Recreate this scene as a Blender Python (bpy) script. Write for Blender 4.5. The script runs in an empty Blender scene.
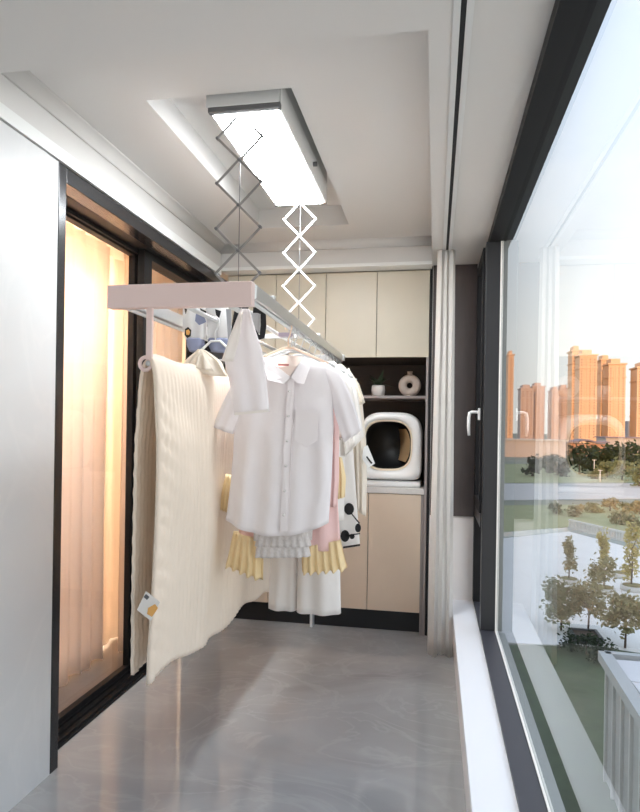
import bpy, bmesh, math, random
from mathutils import Vector, Matrix, noise
R_ = random.Random(7)
PI = math.pi
SC = bpy.context.scene
COL = SC.collection

# ------------------------------------------------------------------ camera
F, PX, PY, VX, VY, ROLL, H = 616.0, 320.0, 428.0, 435.0, 429.0, 0.0155, 1.4
_Y = Vector(((VX - PX) / F, (VY - PY) / F, 1)).normalized()
_d = Vector((-ROLL, 1, 0)); _d.z = -(_d.x * _Y.x + _d.y * _Y.y) / _Y.z
_Z = -_d.normalized(); _X = _Y.cross(_Z)
right = Vector((_X[0], _Y[0], _Z[0])); down = Vector((_X[1], _Y[1], _Z[1])); fwd = Vector((_X[2], _Y[2], _Z[2]))
cam_d = bpy.data.cameras.new('camera'); cam = bpy.data.objects.new('camera', cam_d); COL.objects.link(cam)
up, back = -down, -fwd
cam.matrix_world = Matrix(((right.x, up.x, back.x, 0), (right.y, up.y, back.y, 0), (right.z, up.z, back.z, H), (0, 0, 0, 1)))
cam_d.sensor_fit = 'AUTO'; cam_d.sensor_width = 36; cam_d.lens = F / 812 * 36
cam_d.shift_y = (PY - 406) / 812; cam_d.clip_end = 4000; cam_d.clip_start = 0.02
SC.camera = cam


def P(u, v, **k):
    """photo pixel -> point on the plane x=, y= or z= (metres)"""
    r = right * ((u - PX) / F) + down * ((v - PY) / F) + fwd
    a, val = list(k.items())[0]; i = 'xyz'.index(a); o = Vector((0, 0, H))
    return o + r * ((val - o[i]) / r[i])


# ------------------------------------------------------------------ world, sun, exposure
SC.view_settings.view_transform = 'Standard'; SC.view_settings.look = 'None'
SC.view_settings.gamma = 1; SC.view_settings.use_curve_mapping = False
SC.view_settings.exposure = 0.98
w = bpy.data.worlds.new('sky'); SC.world = w; w.use_nodes = True
nt = w.node_tree; nt.nodes.clear()
tc = nt.nodes.new('ShaderNodeTexCoord'); sep = nt.nodes.new('ShaderNodeSeparateXYZ')
nt.links.new(tc.outputs['Generated'], sep.inputs[0])
ramp = nt.nodes.new('ShaderNodeValToRGB'); nt.links.new(sep.outputs['Z'], ramp.inputs[0])
el = ramp.color_ramp.elements
el[0].position = 0.0; el[0].color = (0.84, 0.79, 0.74, 1)
el[1].position = 1.0; el[1].color = (0.50, 0.64, 0.92, 1)
e = el.new(0.12); e.color = (0.80, 0.81, 0.80, 1)
e = el.new(0.45); e.color = (0.68, 0.77, 0.92, 1)
mp = nt.nodes.new('ShaderNodeMapping'); mp.inputs['Scale'].default_value = (1.2, 1.2, 5)
nt.links.new(tc.outputs['Generated'], mp.inputs[0])
nz = nt.nodes.new('ShaderNodeTexNoise'); nz.inputs['Scale'].default_value = 2.2; nz.inputs['Detail'].default_value = 5
nt.links.new(mp.outputs[0], nz.inputs['Vector'])
cr = nt.nodes.new('ShaderNodeValToRGB'); nt.links.new(nz.outputs['Fac'], cr.inputs[0])
cr.color_ramp.elements[0].position = 0.42; cr.color_ramp.elements[1].position = 0.8
cr.color_ramp.elements[1].color = (0.55, 0.55, 0.55, 1)
mx = nt.nodes.new('ShaderNodeMix'); mx.data_type = 'RGBA'
nt.links.new(cr.outputs[0], mx.inputs['Factor']); nt.links.new(ramp.outputs[0], mx.inputs[6])
mx.inputs[7].default_value = (0.86, 0.85, 0.85, 1)
bg = nt.nodes.new('ShaderNodeBackground'); nt.links.new(mx.outputs[2], bg.inputs[0]); bg.inputs[1].default_value = 0.96
wo = nt.nodes.new('ShaderNodeOutputWorld'); nt.links.new(bg.outputs[0], wo.inputs[0])
sd = bpy.data.lights.new('sun', 'SUN'); sd.energy = 3.0; sd.color = (1.0, 0.50, 0.20); sd.angle = 0.01
sun = bpy.data.objects.new('sun', sd); COL.objects.link(sun); sun.location = (-20, -60, 40)
sun.rotation_euler = Vector((0.20, 0.96, -0.17)).to_track_quat('-Z', 'Y').to_euler()

# ------------------------------------------------------------------ helpers
ORG = {}
MATS = {}


def mat(name, col, rough=0.5, metal=0.0, spec=0.5, noise_amt=0.0, noise_scale=8.0, bump=0.0, bump_scale=60.0,
        col2=None, emit=None, emit_s=0.0, transl=0.0, coat=0.0, stretch=(1, 1, 1), lo=0.35, hi=0.7):
    if name in MATS: return MATS[name]
    m = bpy.data.materials.new(name); m.use_nodes = True; MATS[name] = m
    nt = m.node_tree; b = nt.nodes['Principled BSDF']
    b.inputs['Base Color'].default_value = (*col, 1); b.inputs['Roughness'].default_value = rough
    b.inputs['Metallic'].default_value = metal; b.inputs['Specular IOR Level'].default_value = spec
    if coat: b.inputs['Coat Weight'].default_value = coat; b.inputs['Coat Roughness'].default_value = 0.05
    tc = nt.nodes.new('ShaderNodeTexCoord'); mp = nt.nodes.new('ShaderNodeMapping')
    mp.inputs['Scale'].default_value = stretch; nt.links.new(tc.outputs['Object'], mp.inputs[0])
    if col2 or noise_amt:
        n = nt.nodes.new('ShaderNodeTexNoise'); n.inputs['Scale'].default_value = noise_scale; n.inputs['Detail'].default_value = 6
        nt.links.new(mp.outputs[0], n.inputs['Vector'])
        r = nt.nodes.new('ShaderNodeValToRGB'); nt.links.new(n.outputs['Fac'], r.inputs[0])
        c2 = col2 or tuple(c * (1 - noise_amt) for c in col)
        r.color_ramp.elements[0].position = lo; r.color_ramp.elements[1].position = hi
        r.color_ramp.elements[0].color = (*c2, 1); r.color_ramp.elements[1].color = (*col, 1)
        nt.links.new(r.outputs[0], b.inputs['Base Color'])
    if bump:
        n2 = nt.nodes.new('ShaderNodeTexNoise'); n2.inputs['Scale'].default_value = bump_scale; n2.inputs['Detail'].default_value = 4
        nt.links.new(mp.outputs[0], n2.inputs['Vector'])
        bp = nt.nodes.new('ShaderNodeBump'); bp.inputs['Strength'].default_value = bump; bp.inputs['Distance'].default_value = 0.01
        nt.links.new(n2.outputs['Fac'], bp.inputs['Height']); nt.links.new(bp.outputs[0], b.inputs['Normal'])
    if emit:
        b.inputs['Emission Color'].default_value = (*emit, 1); b.inputs['Emission Strength'].default_value = emit_s
    if transl:
        out = nt.nodes['Material Output']; tr = nt.nodes.new('ShaderNodeBsdfTranslucent'); tr.inputs[0].default_value = (*col, 1)
        ms = nt.nodes.new('ShaderNodeMixShader'); ms.inputs[0].default_value = transl
        nt.links.new(b.outputs[0], ms.inputs[1]); nt.links.new(tr.outputs[0], ms.inputs[2]); nt.links.new(ms.outputs[0], out.inputs[0])
    return m


def link_obj(name, me, parent, center):
    o = bpy.data.objects.new(name, me); COL.objects.link(o)
    if parent is not None:
        o.parent = parent; o.location = center - ORG[parent.name]
    else:
        o.location = center
    ORG[o.name] = center.copy()
    return o


def mesh_obj(name, verts, faces, m, parent=None, smooth=False):
    vs = [Vector(v) for v in verts]
    lo = Vector([min(v[i] for v in vs) for i in range(3)]); hi = Vector([max(v[i] for v in vs) for i in range(3)])
    c = Vector(((lo.x + hi.x) / 2, (lo.y + hi.y) / 2, lo.z))
    me = bpy.data.meshes.new(name); me.from_pydata([v - c for v in vs], [], faces); me.update()
    me.materials.append(m)
    if smooth: me.polygons.foreach_set('use_smooth', [True] * len(me.polygons))
    return link_obj(name, me, parent, c)


def bm_obj(name, bm, m, parent=None, smooth=False):
    bmesh.ops.recalc_face_normals(bm, faces=bm.faces)
    vs = [v.co.copy() for v in bm.verts]; bm.verts.index_update()
    fs = [[v.index for v in f.verts] for f in bm.faces]; bm.free()
    return mesh_obj(name, vs, fs, m, parent, smooth)


def add_box(bm, lo, hi, bev=0.0, seg=2):
    t = bmesh.new(); bmesh.ops.create_cube(t, size=1)
    for v in t.verts:
        v.co = Vector([lo[i] + (v.co[i] + .5) * (hi[i] - lo[i]) for i in range(3)])
    if bev: bmesh.ops.bevel(t, geom=t.edges[:], offset=bev, segments=seg, affect='EDGES', profile=0.5)
    merge(bm, t)


def merge(bm, t):
    mp = {}
    for v in t.verts: mp[v] = bm.verts.new(v.co)
    for f in t.faces:
        try: bm.faces.new([mp[v] for v in f.verts])
        except ValueError: pass
    t.free()


def box(name, lo, hi, m, parent=None, bev=0.0):
    bm = bmesh.new(); add_box(bm, lo, hi, bev); return bm_obj(name, bm, m, parent)


def boxes(name, lst, m, parent=None, bev=0.0):
    bm = bmesh.new()
    for lo, hi in lst: add_box(bm, lo, hi, bev)
    return bm_obj(name, bm, m, parent)


def add_tube(bm, pts, r, n=8, cap=True):
    pts = [Vector(p) for p in pts]; rs = r if isinstance(r, (list, tuple)) else [r] * len(pts)
    rings = []; prev = None
    for i, p in enumerate(pts):
        t = (pts[min(i + 1, len(pts) - 1)] - pts[max(i - 1, 0)]).normalized()
        if prev is None:
            a = Vector((0, 0, 1)) if abs(t.z) < .9 else Vector((1, 0, 0)); s = t.cross(a).normalized()
        else:
            s = (prev - t * prev.dot(t)).normalized()
        prev = s; q = t.cross(s)
        rings.append([bm.verts.new(p + (s * math.cos(2 * PI * k / n) + q * math.sin(2 * PI * k / n)) * rs[i]) for k in range(n)])
    for i in range(len(rings) - 1):
        for k in range(n):
            bm.faces.new([rings[i][k], rings[i][(k + 1) % n], rings[i + 1][(k + 1) % n], rings[i + 1][k]])
    if cap:
        bm.faces.new(rings[0][::-1]); bm.faces.new(rings[-1])


def tube(name, pts, r, m, parent=None, n=8, smooth=True):
    bm = bmesh.new(); add_tube(bm, pts, r, n); return bm_obj(name, bm, m, parent, smooth)


def loft(name, rings, m, parent=None, cap0=True, cap1=True, smooth=True):
    n = len(rings[0]); vs = [p for r in rings for p in r]; fs = []
    for i in range(len(rings) - 1):
        for k in range(n):
            a = i * n + k; b = i * n + (k + 1) % n
            fs.append([a, b, b + n, a + n])
    if cap0: fs.append(list(range(n))[::-1])
    if cap1: fs.append([(len(rings) - 1) * n + k for k in range(n)])
    return mesh_obj(name, vs, fs, m, parent, smooth)


def lathe(name, prof, c, m, parent=None, n=24):
    return loft(name, [[Vector((c[0] + r * math.cos(2 * PI * k / n), c[1] + r * math.sin(2 * PI * k / n), c[2] + z)) for k in range(n)]
                       for r, z in prof], m, parent)


def thing(name, loc, label=None, cat=None, group=None, kind=None):
    o = bpy.data.objects.new(name, None); COL.objects.link(o); o.location = loc; ORG[o.name] = Vector(loc); o.empty_display_size = .1
    return tag(o, label, cat, group, kind)


def tag(o, label=None, cat=None, group=None, kind=None):
    if label: o['label'] = label
    if cat: o['category'] = cat
    if group: o['group'] = group
    if kind: o['kind'] = kind
    return o


def struct(o): o['kind'] = 'structure'; return o


def lerp_path(pts, s):
    """point at parameter s (0..1) along a polyline, by length"""
    L = [0]
    for a, b in zip(pts, pts[1:]): L.append(L[-1] + (b - a).length)
    t = s * L[-1]
    for i in range(len(pts) - 1):
        if t <= L[i + 1] or i == len(pts) - 2:
            return pts[i].lerp(pts[i + 1], (t - L[i]) / max(1e-9, L[i + 1] - L[i]))


def cloth(name, left, rgt, y, m, parent=None, depth=0.05, fold=0.008, nfold=5, top_drop=0.0, hem_drop=0.0, rows=26, n=56,
          px=True, seed=0, depth_top=0.012, fold_top=0.15, ruf=0.0, ruf_n=0, wrinkle=0.006, hem_wave=0.0, yslope=0.0):
    """a hollow garment panel: a flattened tube between a left and a right outline, top to bottom"""
    L = [P(a[0], a[1], y=y) if px else Vector((a[0], y, a[1])) for a in left]
    Rr = [P(a[0], a[1], y=y) if px else Vector((a[0], y, a[1])) for a in rgt]
    rings = []
    for i in range(rows + 1):
        s = i / rows
        a, b = lerp_path(L, s), lerp_path(Rr, s); c = (a + b) / 2; hw = (b - a) / 2
        d = depth_top + (depth - depth_top) * min(1, s * 2.2) ** .7
        ring = []
        for k in range(n):
            t = 2 * PI * k / n; u = math.cos(t); sg = math.sin(t)
            p = c + hw * u
            fa = fold * (fold_top + (1 - fold_top) * s)
            yy = d * math.copysign(abs(sg) ** .7, sg) + fa * math.sin(nfold * PI * u + seed + (1.3 if sg > 0 else 0)) * (1 if sg else .0)
            if ruf_n: yy += ruf * s * math.sin(ruf_n * PI * u + seed)
            nv = noise.noise(Vector((p.x * 9 + seed, p.z * 5, sg * 2 + seed * 3))) + .5 * noise.noise(Vector((p.x * 22, p.z * 14 + seed, sg * 3)))
            yy += wrinkle * nv
            z = -top_drop * (u * u) * (1 - s) + hem_drop * (1 - u * u) * -s
            if hem_wave: z += hem_wave * s * math.sin(nfold * PI * u + seed)
            ring.append(Vector((p.x, y + yy + yslope * s, p.z + z)))
        rings.append(ring)
    return loft(name, rings, m, parent, True, True)


# ------------------------------------------------------------------ materials
def marble(name, c1, c2, vein, rough, scale=1.1):
    m = bpy.data.materials.new(name); m.use_nodes = True; MATS[name] = m; nt = m.node_tree; b = nt.nodes['Principled BSDF']
    tc = nt.nodes.new('ShaderNodeTexCoord'); mp = nt.nodes.new('ShaderNodeMapping')
    mp.inputs['Rotation'].default_value = (0, 0, .5); mp.inputs['Scale'].default_value = (1, 1.5, 1)
    nt.links.new(tc.outputs['Object'], mp.inputs[0])
    n = nt.nodes.new('ShaderNodeTexNoise'); n.inputs['Scale'].default_value = scale; n.inputs['Detail'].default_value = 8
    n.inputs['Distortion'].default_value = 1.2; nt.links.new(mp.outputs[0], n.inputs['Vector'])
    r = nt.nodes.new('ShaderNodeValToRGB'); r.color_ramp.elements[0].position = .35; r.color_ramp.elements[1].position = .68
    r.color_ramp.elements[0].color = (*c1, 1); r.color_ramp.elements[1].color = (*c2, 1); nt.links.new(n.outputs['Fac'], r.inputs[0])
    n2 = nt.nodes.new('ShaderNodeTexNoise'); n2.inputs['Scale'].default_value = scale * 1.6; n2.inputs['Detail'].default_value = 7
    n2.inputs['Distortion'].default_value = 2.0; nt.links.new(mp.outputs[0], n2.inputs['Vector'])
    s1 = nt.nodes.new('ShaderNodeMath'); s1.operation = 'SUBTRACT'; s1.inputs[1].default_value = .5; nt.links.new(n2.outputs['Fac'], s1.inputs[0])
    s2 = nt.nodes.new('ShaderNodeMath'); s2.operation = 'ABSOLUTE'; nt.links.new(s1.outputs[0], s2.inputs[0])
    r2 = nt.nodes.new('ShaderNodeValToRGB'); r2.color_ramp.elements[0].position = 0; r2.color_ramp.elements[1].position = .03
    r2.color_ramp.elements[0].color = (.28, .28, .28, 1); r2.color_ramp.elements[1].color = (0, 0, 0, 1); nt.links.new(s2.outputs[0], r2.inputs[0])
    mx = nt.nodes.new('ShaderNodeMix'); mx.data_type = 'RGBA'; nt.links.new(r2.outputs[0], mx.inputs['Factor'])
    nt.links.new(r.outputs[0], mx.inputs[6]); mx.inputs[7].default_value = (*vein, 1)
    nt.links.new(mx.outputs[2], b.inputs['Base Color']); b.inputs['Roughness'].default_value = rough; b.inputs['Specular IOR Level'].default_value = .5 if rough < .2 else .2
    return m


def glass(name, tint=(.97, .985, .98), boost=1.0, ior=1.5):
    m = bpy.data.materials.new(name); m.use_nodes = True; nt = m.node_tree; nt.nodes.clear()
    out = nt.nodes.new('ShaderNodeOutputMaterial'); tr = nt.nodes.new('ShaderNodeBsdfTransparent'); tr.inputs[0].default_value = (*tint, 1)
    gl = nt.nodes.new('ShaderNodeBsdfGlossy'); gl.inputs['Roughness'].default_value = 0.0
    fr = nt.nodes.new('ShaderNodeFresnel'); fr.inputs[0].default_value = ior
    # several glass surfaces one behind the other: R = N F / (1 + (N - 1) F)
    m_a = nt.nodes.new('ShaderNodeMath'); m_a.operation = 'MULTIPLY_ADD'; m_a.inputs[1].default_value = boost - 1; m_a.inputs[2].default_value = 1
    m_b = nt.nodes.new('ShaderNodeMath'); m_b.operation = 'MULTIPLY'; m_b.inputs[1].default_value = boost
    nt.links.new(fr.outputs[0], m_a.inputs[0]); nt.links.new(fr.outputs[0], m_b.inputs[0])
    ml = nt.nodes.new('ShaderNodeMath'); ml.operation = 'DIVIDE'; ml.use_clamp = True
    nt.links.new(m_b.outputs[0], ml.inputs[0]); nt.links.new(m_a.outputs[0], ml.inputs[1])
    ge = nt.nodes.new('ShaderNodeNewGeometry'); iv = nt.nodes.new('ShaderNodeMath'); iv.operation = 'SUBTRACT'; iv.inputs[0].default_value = 1
    nt.links.new(ge.outputs['Backfacing'], iv.inputs[1])
    m2 = nt.nodes.new('ShaderNodeMath'); m2.operation = 'MULTIPLY'; nt.links.new(ml.outputs[0], m2.inputs[0]); nt.links.new(iv.outputs[0], m2.inputs[1])
    mx = nt.nodes.new('ShaderNodeMixShader'); nt.links.new(m2.outputs[0], mx.inputs[0]); nt.links.new(tr.outputs[0], mx.inputs[1]); nt.links.new(gl.outputs[0], mx.inputs[2])
    nt.links.new(mx.outputs[0], out.inputs[0]); return m


def sheer(name, col, alpha):
    m = bpy.data.materials.new(name); m.use_nodes = True; nt = m.node_tree; nt.nodes.clear()
    out = nt.nodes.new('ShaderNodeOutputMaterial'); tr = nt.nodes.new('ShaderNodeBsdfTransparent')
    df = nt.nodes.new('ShaderNodeBsdfDiffuse'); df.inputs[0].default_value = (*col, 1)
    tl = nt.nodes.new('ShaderNodeBsdfTranslucent'); tl.inputs[0].default_value = (*col, 1)
    m1 = nt.nodes.new('ShaderNodeMixShader'); m1.inputs[0].default_value = .5; nt.links.new(df.outputs[0], m1.inputs[1]); nt.links.new(tl.outputs[0], m1.inputs[2])
    m2 = nt.nodes.new('ShaderNodeMixShader'); m2.inputs[0].default_value = alpha; nt.links.new(tr.outputs[0], m2.inputs[1]); nt.links.new(m1.outputs[0], m2.inputs[2])
    nt.links.new(m2.outputs[0], out.inputs[0]); return m


M_floor = marble('grey_marble_floor', (.33, .327, .325), (.43, .427, .427), (.50, .495, .495), .045)
M_slab = marble('pale_slab_wall', (.57, .58, .59), (.615, .62, .625), (.65, .65, .65), .35, .8)
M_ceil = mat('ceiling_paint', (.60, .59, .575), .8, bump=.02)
M_trimw = mat('white_trim_paint', (.72, .73, .72), .5)
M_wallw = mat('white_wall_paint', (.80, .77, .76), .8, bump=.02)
M_black = mat('black_aluminium', (.010, .010, .011), .5, 0.0, .25)
M_char = mat('charcoal_aluminium', (.022, .022, .024), .42, 0.0, .5)
M_charl = mat('charcoal_frame_sill', (.045, .045, .055), .4)
M_jamb = mat('dark_brushed_jamb', (.05, .05, .053), .22, .6)
M_bead = mat('grey_glazing_bead', (.42, .44, .42), .45)
M_beadw = mat('white_glazing_gasket', (.82, .80, .76), .45)
M_ledge = mat('white_stone_ledge', (.80, .80, .82), .35)
M_up = mat('beige_cabinet_door', (.56, .51, .41), .42, noise_amt=.03)
M_lowc = mat('tan_cabinet_door', (.70, .565, .44), .42, noise_amt=.03)
M_carc = mat('dark_brown_board', (.075, .058, .050), .5, noise_amt=.2, stretch=(1, 1, 8))
M_side = mat('taupe_end_panel', (.30, .26, .25), .5)
M_counter = mat('pale_quartz_worktop', (.66, .63, .61), .3, noise_amt=.05, noise_scale=60)
M_toe = mat('black_plinth', (.008, .008, .009), .4)
M_brownp = mat('dark_brown_wall_panel', (.085, .068, .066), .5, noise_amt=.12, stretch=(6, 6, 1))
M_glass = glass('window_glass', boost=1.5)
M_dglass = glass('door_glass', boost=1.0, tint=(.96, .97, .97))
M_pink = mat('dusty_pink_beam', (.80, .63, .60), .45)
M_alu = mat('silver_aluminium', (.72, .72, .72), .28, .85)
M_alum = mat('matte_aluminium', (.66, .67, .67), .45, .2)
M_white = mat('white_plastic', (.85, .85, .84), .35)
M_hang = mat('clear_grey_plastic', (.62, .63, .63), .25)
M_dgrey = mat('dark_grey_plastic', (.12, .12, .125), .45)
M_led = mat('led_diffuser', (.9, .9, .9), .5, emit=(.93, .97, 1.0), emit_s=27.0)
M_quilt = mat('cream_quilt_cotton', (.95, .83, .70), .85, noise_amt=.03, noise_scale=14, bump=.10, bump_scale=40, transl=.18)
M_shirt = mat('white_shirt_cotton', (.94, .90, .91), .85, bump=.05, bump_scale=70, transl=.20)
M_white_c = mat('white_cotton', (.93, .89, .85), .85, bump=.08, bump_scale=50, transl=.20)
M_cream = mat('cream_cotton', (.93, .85, .74), .85, bump=.08, bump_scale=45, transl=.20)
M_pinkc = mat('pale_pink_cotton', (.95, .67, .64), .85, bump=.10, bump_scale=50, transl=.20)
M_yel = mat('pale_yellow_ruffle', (.97, .78, .46), .85, bump=.10, bump_scale=60, transl=.20)
M_lace = mat('white_lace', (.88, .84, .82), .9, noise_amt=.18, noise_scale=90, bump=.3, bump_scale=120, transl=.20)
M_blk = mat('black_fabric', (.012, .012, .014), .8)
M_blue = mat('dusty_blue_fabric', (.28, .31, .44), .85, noise_amt=.1)
M_curt = mat('white_linen_curtain', (.80, .77, .73), .9, noise_amt=.06, noise_scale=120, stretch=(1, 1, .3), bump=.1, bump_scale=160, transl=.2)
M_gold = mat('gold_inner_liner', (.72, .50, .27), .35, .3)
M_button = mat('pearl_button', (.78, .76, .75), .25)

# ------------------------------------------------------------------ room shell
YC = 4.224      # cabinet front plane
XL = -1.487; ZL = .26     # left wall face, ledge height
struct(box('floor', (-1.76, -.75, -.12), (.14, 4.95, 0), M_floor))
struct(box('wall_left', (XL - .10, -.75, 0), (XL, 2.215, 2.44), M_slab))
struct(box('wall_near', (XL, -.75, 0), (.135, -.6, ZL), M_wallw))
w2 = struct(thing('added_fill_window', (-.6, -.65, ZL)))  # unseen end window, added behind the camera to light the garment fronts
for lo_h in (((XL, -.72, ZL), (.265, -.63, ZL + .05)), ((XL, -.72, 2.45), (.265, -.63, 2.5)), ((XL, -.72, ZL + .05), (XL + .06, -.63, 2.45)), ((.205, -.72, ZL + .05), (.265, -.63, 2.45)), ((-.65, -.72, ZL + .05), (-.58, -.63, 2.45))):
    box('frame_bar', lo_h[0], lo_h[1], M_char, w2)
box('glass_pane', (XL + .05, -.68, ZL + .04), (-.64, -.674, 2.46), M_glass, w2); box('glass_pane', (-.59, -.68, ZL + .04), (.215, -.674, 2.46), M_glass, w2)
struct(box('wall_back', (-1.76, 4.83, 0), (.40, 4.95, 2.8), M_wallw))
we = struct(box('wall_end', (-.028, YC, 0), (.40, 4.83, 2.5), M_wallw))
box('dark_panel', (-.026, YC - .012, .82), (.262, YC, 2.5), M_brownp, we)
# ceiling tray
cb = []
zt, zs = 2.65, 2.5
rx0, rx1, ry0, ry1 = -1.115, -.54, 2.212, 3.755
cb += [((-1.6, -.75, zs), (.42, 1.722, 2.85))]                         # front soffit
cb += [((-.035, 1.722, zs), (.42, 4.83, 2.85))]                        # curtain soffit
cb += [((XL - .11, 1.722, zs), (XL, 4.83, 2.85))]                     # left edge
cb += [((XL, 4.10, zs), (-.035, 4.83, 2.85))]                         # back edge
cb += [((XL, 1.722, zt), (rx0, 4.10, 2.85)), ((rx1, 1.722, zt), (-.035, 4.10, 2.85)),
       ((rx0, 1.722, zt), (rx1, ry0, 2.85)), ((rx0, ry1, zt), (rx1, 4.10, 2.85)), ((rx0, ry0, 2.77), (rx1, ry1, 2.85))]
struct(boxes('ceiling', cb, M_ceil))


def cove(name, axis, r=.05):
    bm = bmesh.new(); N = 8; rows = []
    for i in range(N + 1):
        a = PI / 2 * i / N; o = r - r * math.cos(a); h = r - r * math.sin(a)
        # concave quarter from wall (offset 0, low) to ceiling (offset r, top)
        off, z = r * (1 - math.sin(PI / 2 * (1 - i / N))), zt - r * (1 - math.cos(PI / 2 * (1 - i / N)))
        off = r - r * math.cos(PI / 2 * i / N); z = zt - r + r * math.sin(PI / 2 * i / N)
        rows.append((off, z))
    rows.append((0, zt + .0)); 
    ends = ((1.722, 4.10) if axis == 'x' else (XL, -.035))
    ring = []
    for e_ in ends:
        ring.append([bm.verts.new((XL + o, e_, z) if axis == 'x' else (e_, 4.10 - o, z)) for o, z in rows])
    n = len(rows)
    for k in range(n): bm.faces.new([ring[0][k], ring[0][(k + 1) % n], ring[1][(k + 1) % n], ring[1][k]])
    bm.faces.new(ring[0]); bm.faces.new(ring[1][::-1])
    return struct(bm_obj(name, bm, M_ceil, None, True))


cove('trim_1', 'x'); cove('trim_2', 'y')
struct(box('trim_3', (XL - .09, -.6, 2.448), (XL + .004, 4.10, 2.499), M_trimw))       # white strip above left wall and doors
struct(box('trim_4', (XL, 4.094, 2.478), (-.035, 4.22, 2.5), M_trimw))              # strip above the cabinets
struct(box('trim_5', (XL - .09, -.6, 2.438), (XL - .012, 4.22, 2.449), M_toe))       # shadow gap

# ------------------------------------------------------------------ right side: ledge, window

struct(box('wall_right', (.135, -.75, -.12), (.40, YC, ZL - .03), M_wallw))
struct(box('window_sill', (.126, -.75, ZL - .03), (.275, YC, ZL), M_ledge, None, .003))
win = struct(thing('window_1', (.31, 1.3, ZL)))
ZF0, ZF1 = .275, 2.455
YP0, YP1 = 3.565, 3.64
box('bottom_frame', (.265, -.75, ZL - .03), (.350, YC, ZF0), M_charl, win)
box('top_frame', (.285, -.6, ZF1), (.375, YC, 2.5), M_black, win)
box('post', (.268, YP0, ZF0), (.352, YP1, ZF1), M_char, win, .003)
box('end_post', (.262, 4.15, ZF0), (.359, YC, ZF1), M_black, win)
box('near_post', (.265, -.6, ZF0), (.359, -.55, ZF1), M_char, win)
box('bead', (.359, -.55, ZL - .03), (.40, YP0, ZF0 - .006), M_bead, win)
box('bead', (.372, -.55, ZF1 + .004), (.41, YP0, 2.5), M_char, win)
box('bead', (.359, YP0 + .005, ZF0), (.385, YP1, ZF1), M_bead, win)
box('gasket', (.346, -.55, ZF0 - .004), (.3535, YP0 - .004, ZF0 + .004), M_beadw, win)
box('gasket', (.346, YP0 - .005, ZF0), (.3535, YP0 + .004, ZF1), M_beadw, win)
box('glass_pane', (.354, -.55, ZF0 - .03), (.360, YP0 + .03, ZF1 + .02), M_glass, win)
# casement beyond the post
cas = boxes('casement_sash', [((.256, YP1 + .005, .92), (.31, YP1 + .07, ZF1 - .01)), ((.256, 4.08, .92), (.31, 4.148, ZF1 - .01)),
                              ((.256, YP1 + .07, .92), (.31, 4.08, .985)), ((.256, YP1 + .07, ZF1 - .075), (.31, 4.08, ZF1 - .01))], M_black, win, .003)
box('glass_pane', (.280, YP1 + .06, .97), (.286, 4.09, ZF1 - .06), M_glass, win)
box('transom', (.262, YP1, .84), (.359, 4.15, .92), M_char, win)
box('glass_pane', (.320, YP1 - .01, ZF0 - .01), (.326, 4.16, .85), M_glass, win)
# handle
hp = P(477, 412, x=.235)
hy = YP1 + .037
hz = 1.49
hb = box('handle', (.243, hy - .014, hz - .035), (.257, hy + .014, hz + .035), M_white, win, .004)
tube('lever', [(.249, hy, hz + .01), (.228, hy, hz + .012), (.208, hy, hz + .012), (.197, hy, hz + .006), (.192, hy, hz - .02), (.191, hy, hz - .07), (.195, hy, hz - .125)],
     [.009, .009, .009, .010, .010, .010, .008], M_white, hb, 10)

# curtain track in the soffit
ct = thing('curtain_track', (.055, 1.5, zs), 'grey aluminium curtain track running along the ceiling beside the window', 'curtain track')
box('channel', (.030, -.58, zs - .006), (.049, 4.12, zs + .0), M_alum, ct)
box('channel', (.064, -.58, zs - .006), (.083, 4.12, zs + .0), M_alum, ct)
box('slot', (.049, -.58, zs - .002), (.064, 4.12, zs + .0), M_blk, ct)

# ------------------------------------------------------------------ sliding door on the left
dr = struct(thing('door_1', (-1.63, 3.2, 0)))
box('jamb', (-1.76, 2.216, 0), (XL + .002, 2.268, 2.44), M_jamb, dr, .003)
box('jamb', (-1.76, 4.15, 0), (XL, YC, 2.44), M_black, dr)
box('head_casing', (XL - .075, 2.268, 2.375), (XL + .002, 4.15, 2.437), M_jamb, dr, .003)
box('head', (-1.76, 2.268, 2.375), (XL - .075, 4.15, 2.437), M_black, dr)
box('head', (-1.66, 2.268, 2.355), (-1.645, 4.15, 2.376), M_black, dr)
trk = boxes('floor_track', [((-1.715, 2.268, 0), (-1.566, 4.15, .012))] + [((x, 2.268, .012), (x + .006, 4.15, .024)) for x in (-1.705, -1.665, -1.625, -1.585)], M_black, dr)
yA0, yA1 = P(129.3, 450, x=-1.68).y, P(136.8, 450, x=-1.68).y
yB0, yB1 = P(138.4, 450, x=-1.62).y, P(146.0, 450, x=-1.62).y
pa = boxes('door_leaf', [((-1.70, yA0, .024), (-1.665, yA1, 2.375)), ((-1.70, 2.2 + .068, .024), (-1.665, yA0, .05)), ((-1.70, 2.268, 2.345), (-1.665, yA0, 2.375))], M_black, dr)
box('glass_pane', (-1.685, 2.268, .045), (-1.680, yA0 + .01, 2.35), M_dglass, pa)
pb = boxes('door_leaf', [((-1.64, yB0, .024), (-1.60, yB1, 2.375)), ((-1.64, yB1, .024), (-1.60, 4.15, .06)), ((-1.64, yB1, 2.335), (-1.60, 4.15, 2.375))], M_black, dr)
box('glass_pane', (-1.622, yB1 - .01, .05), (-1.617, 4.15, 2.34), M_dglass, pb)
box('lock', (-1.60, yB0 + .03, 1.60), (-1.594, yB0 + .055, 1.66), M_blk, pb)
box('pull', (-1.645, yA1 - .03, .026), (-1.605, yB0 + .01, 1.16), M_blk, pb)

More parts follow.
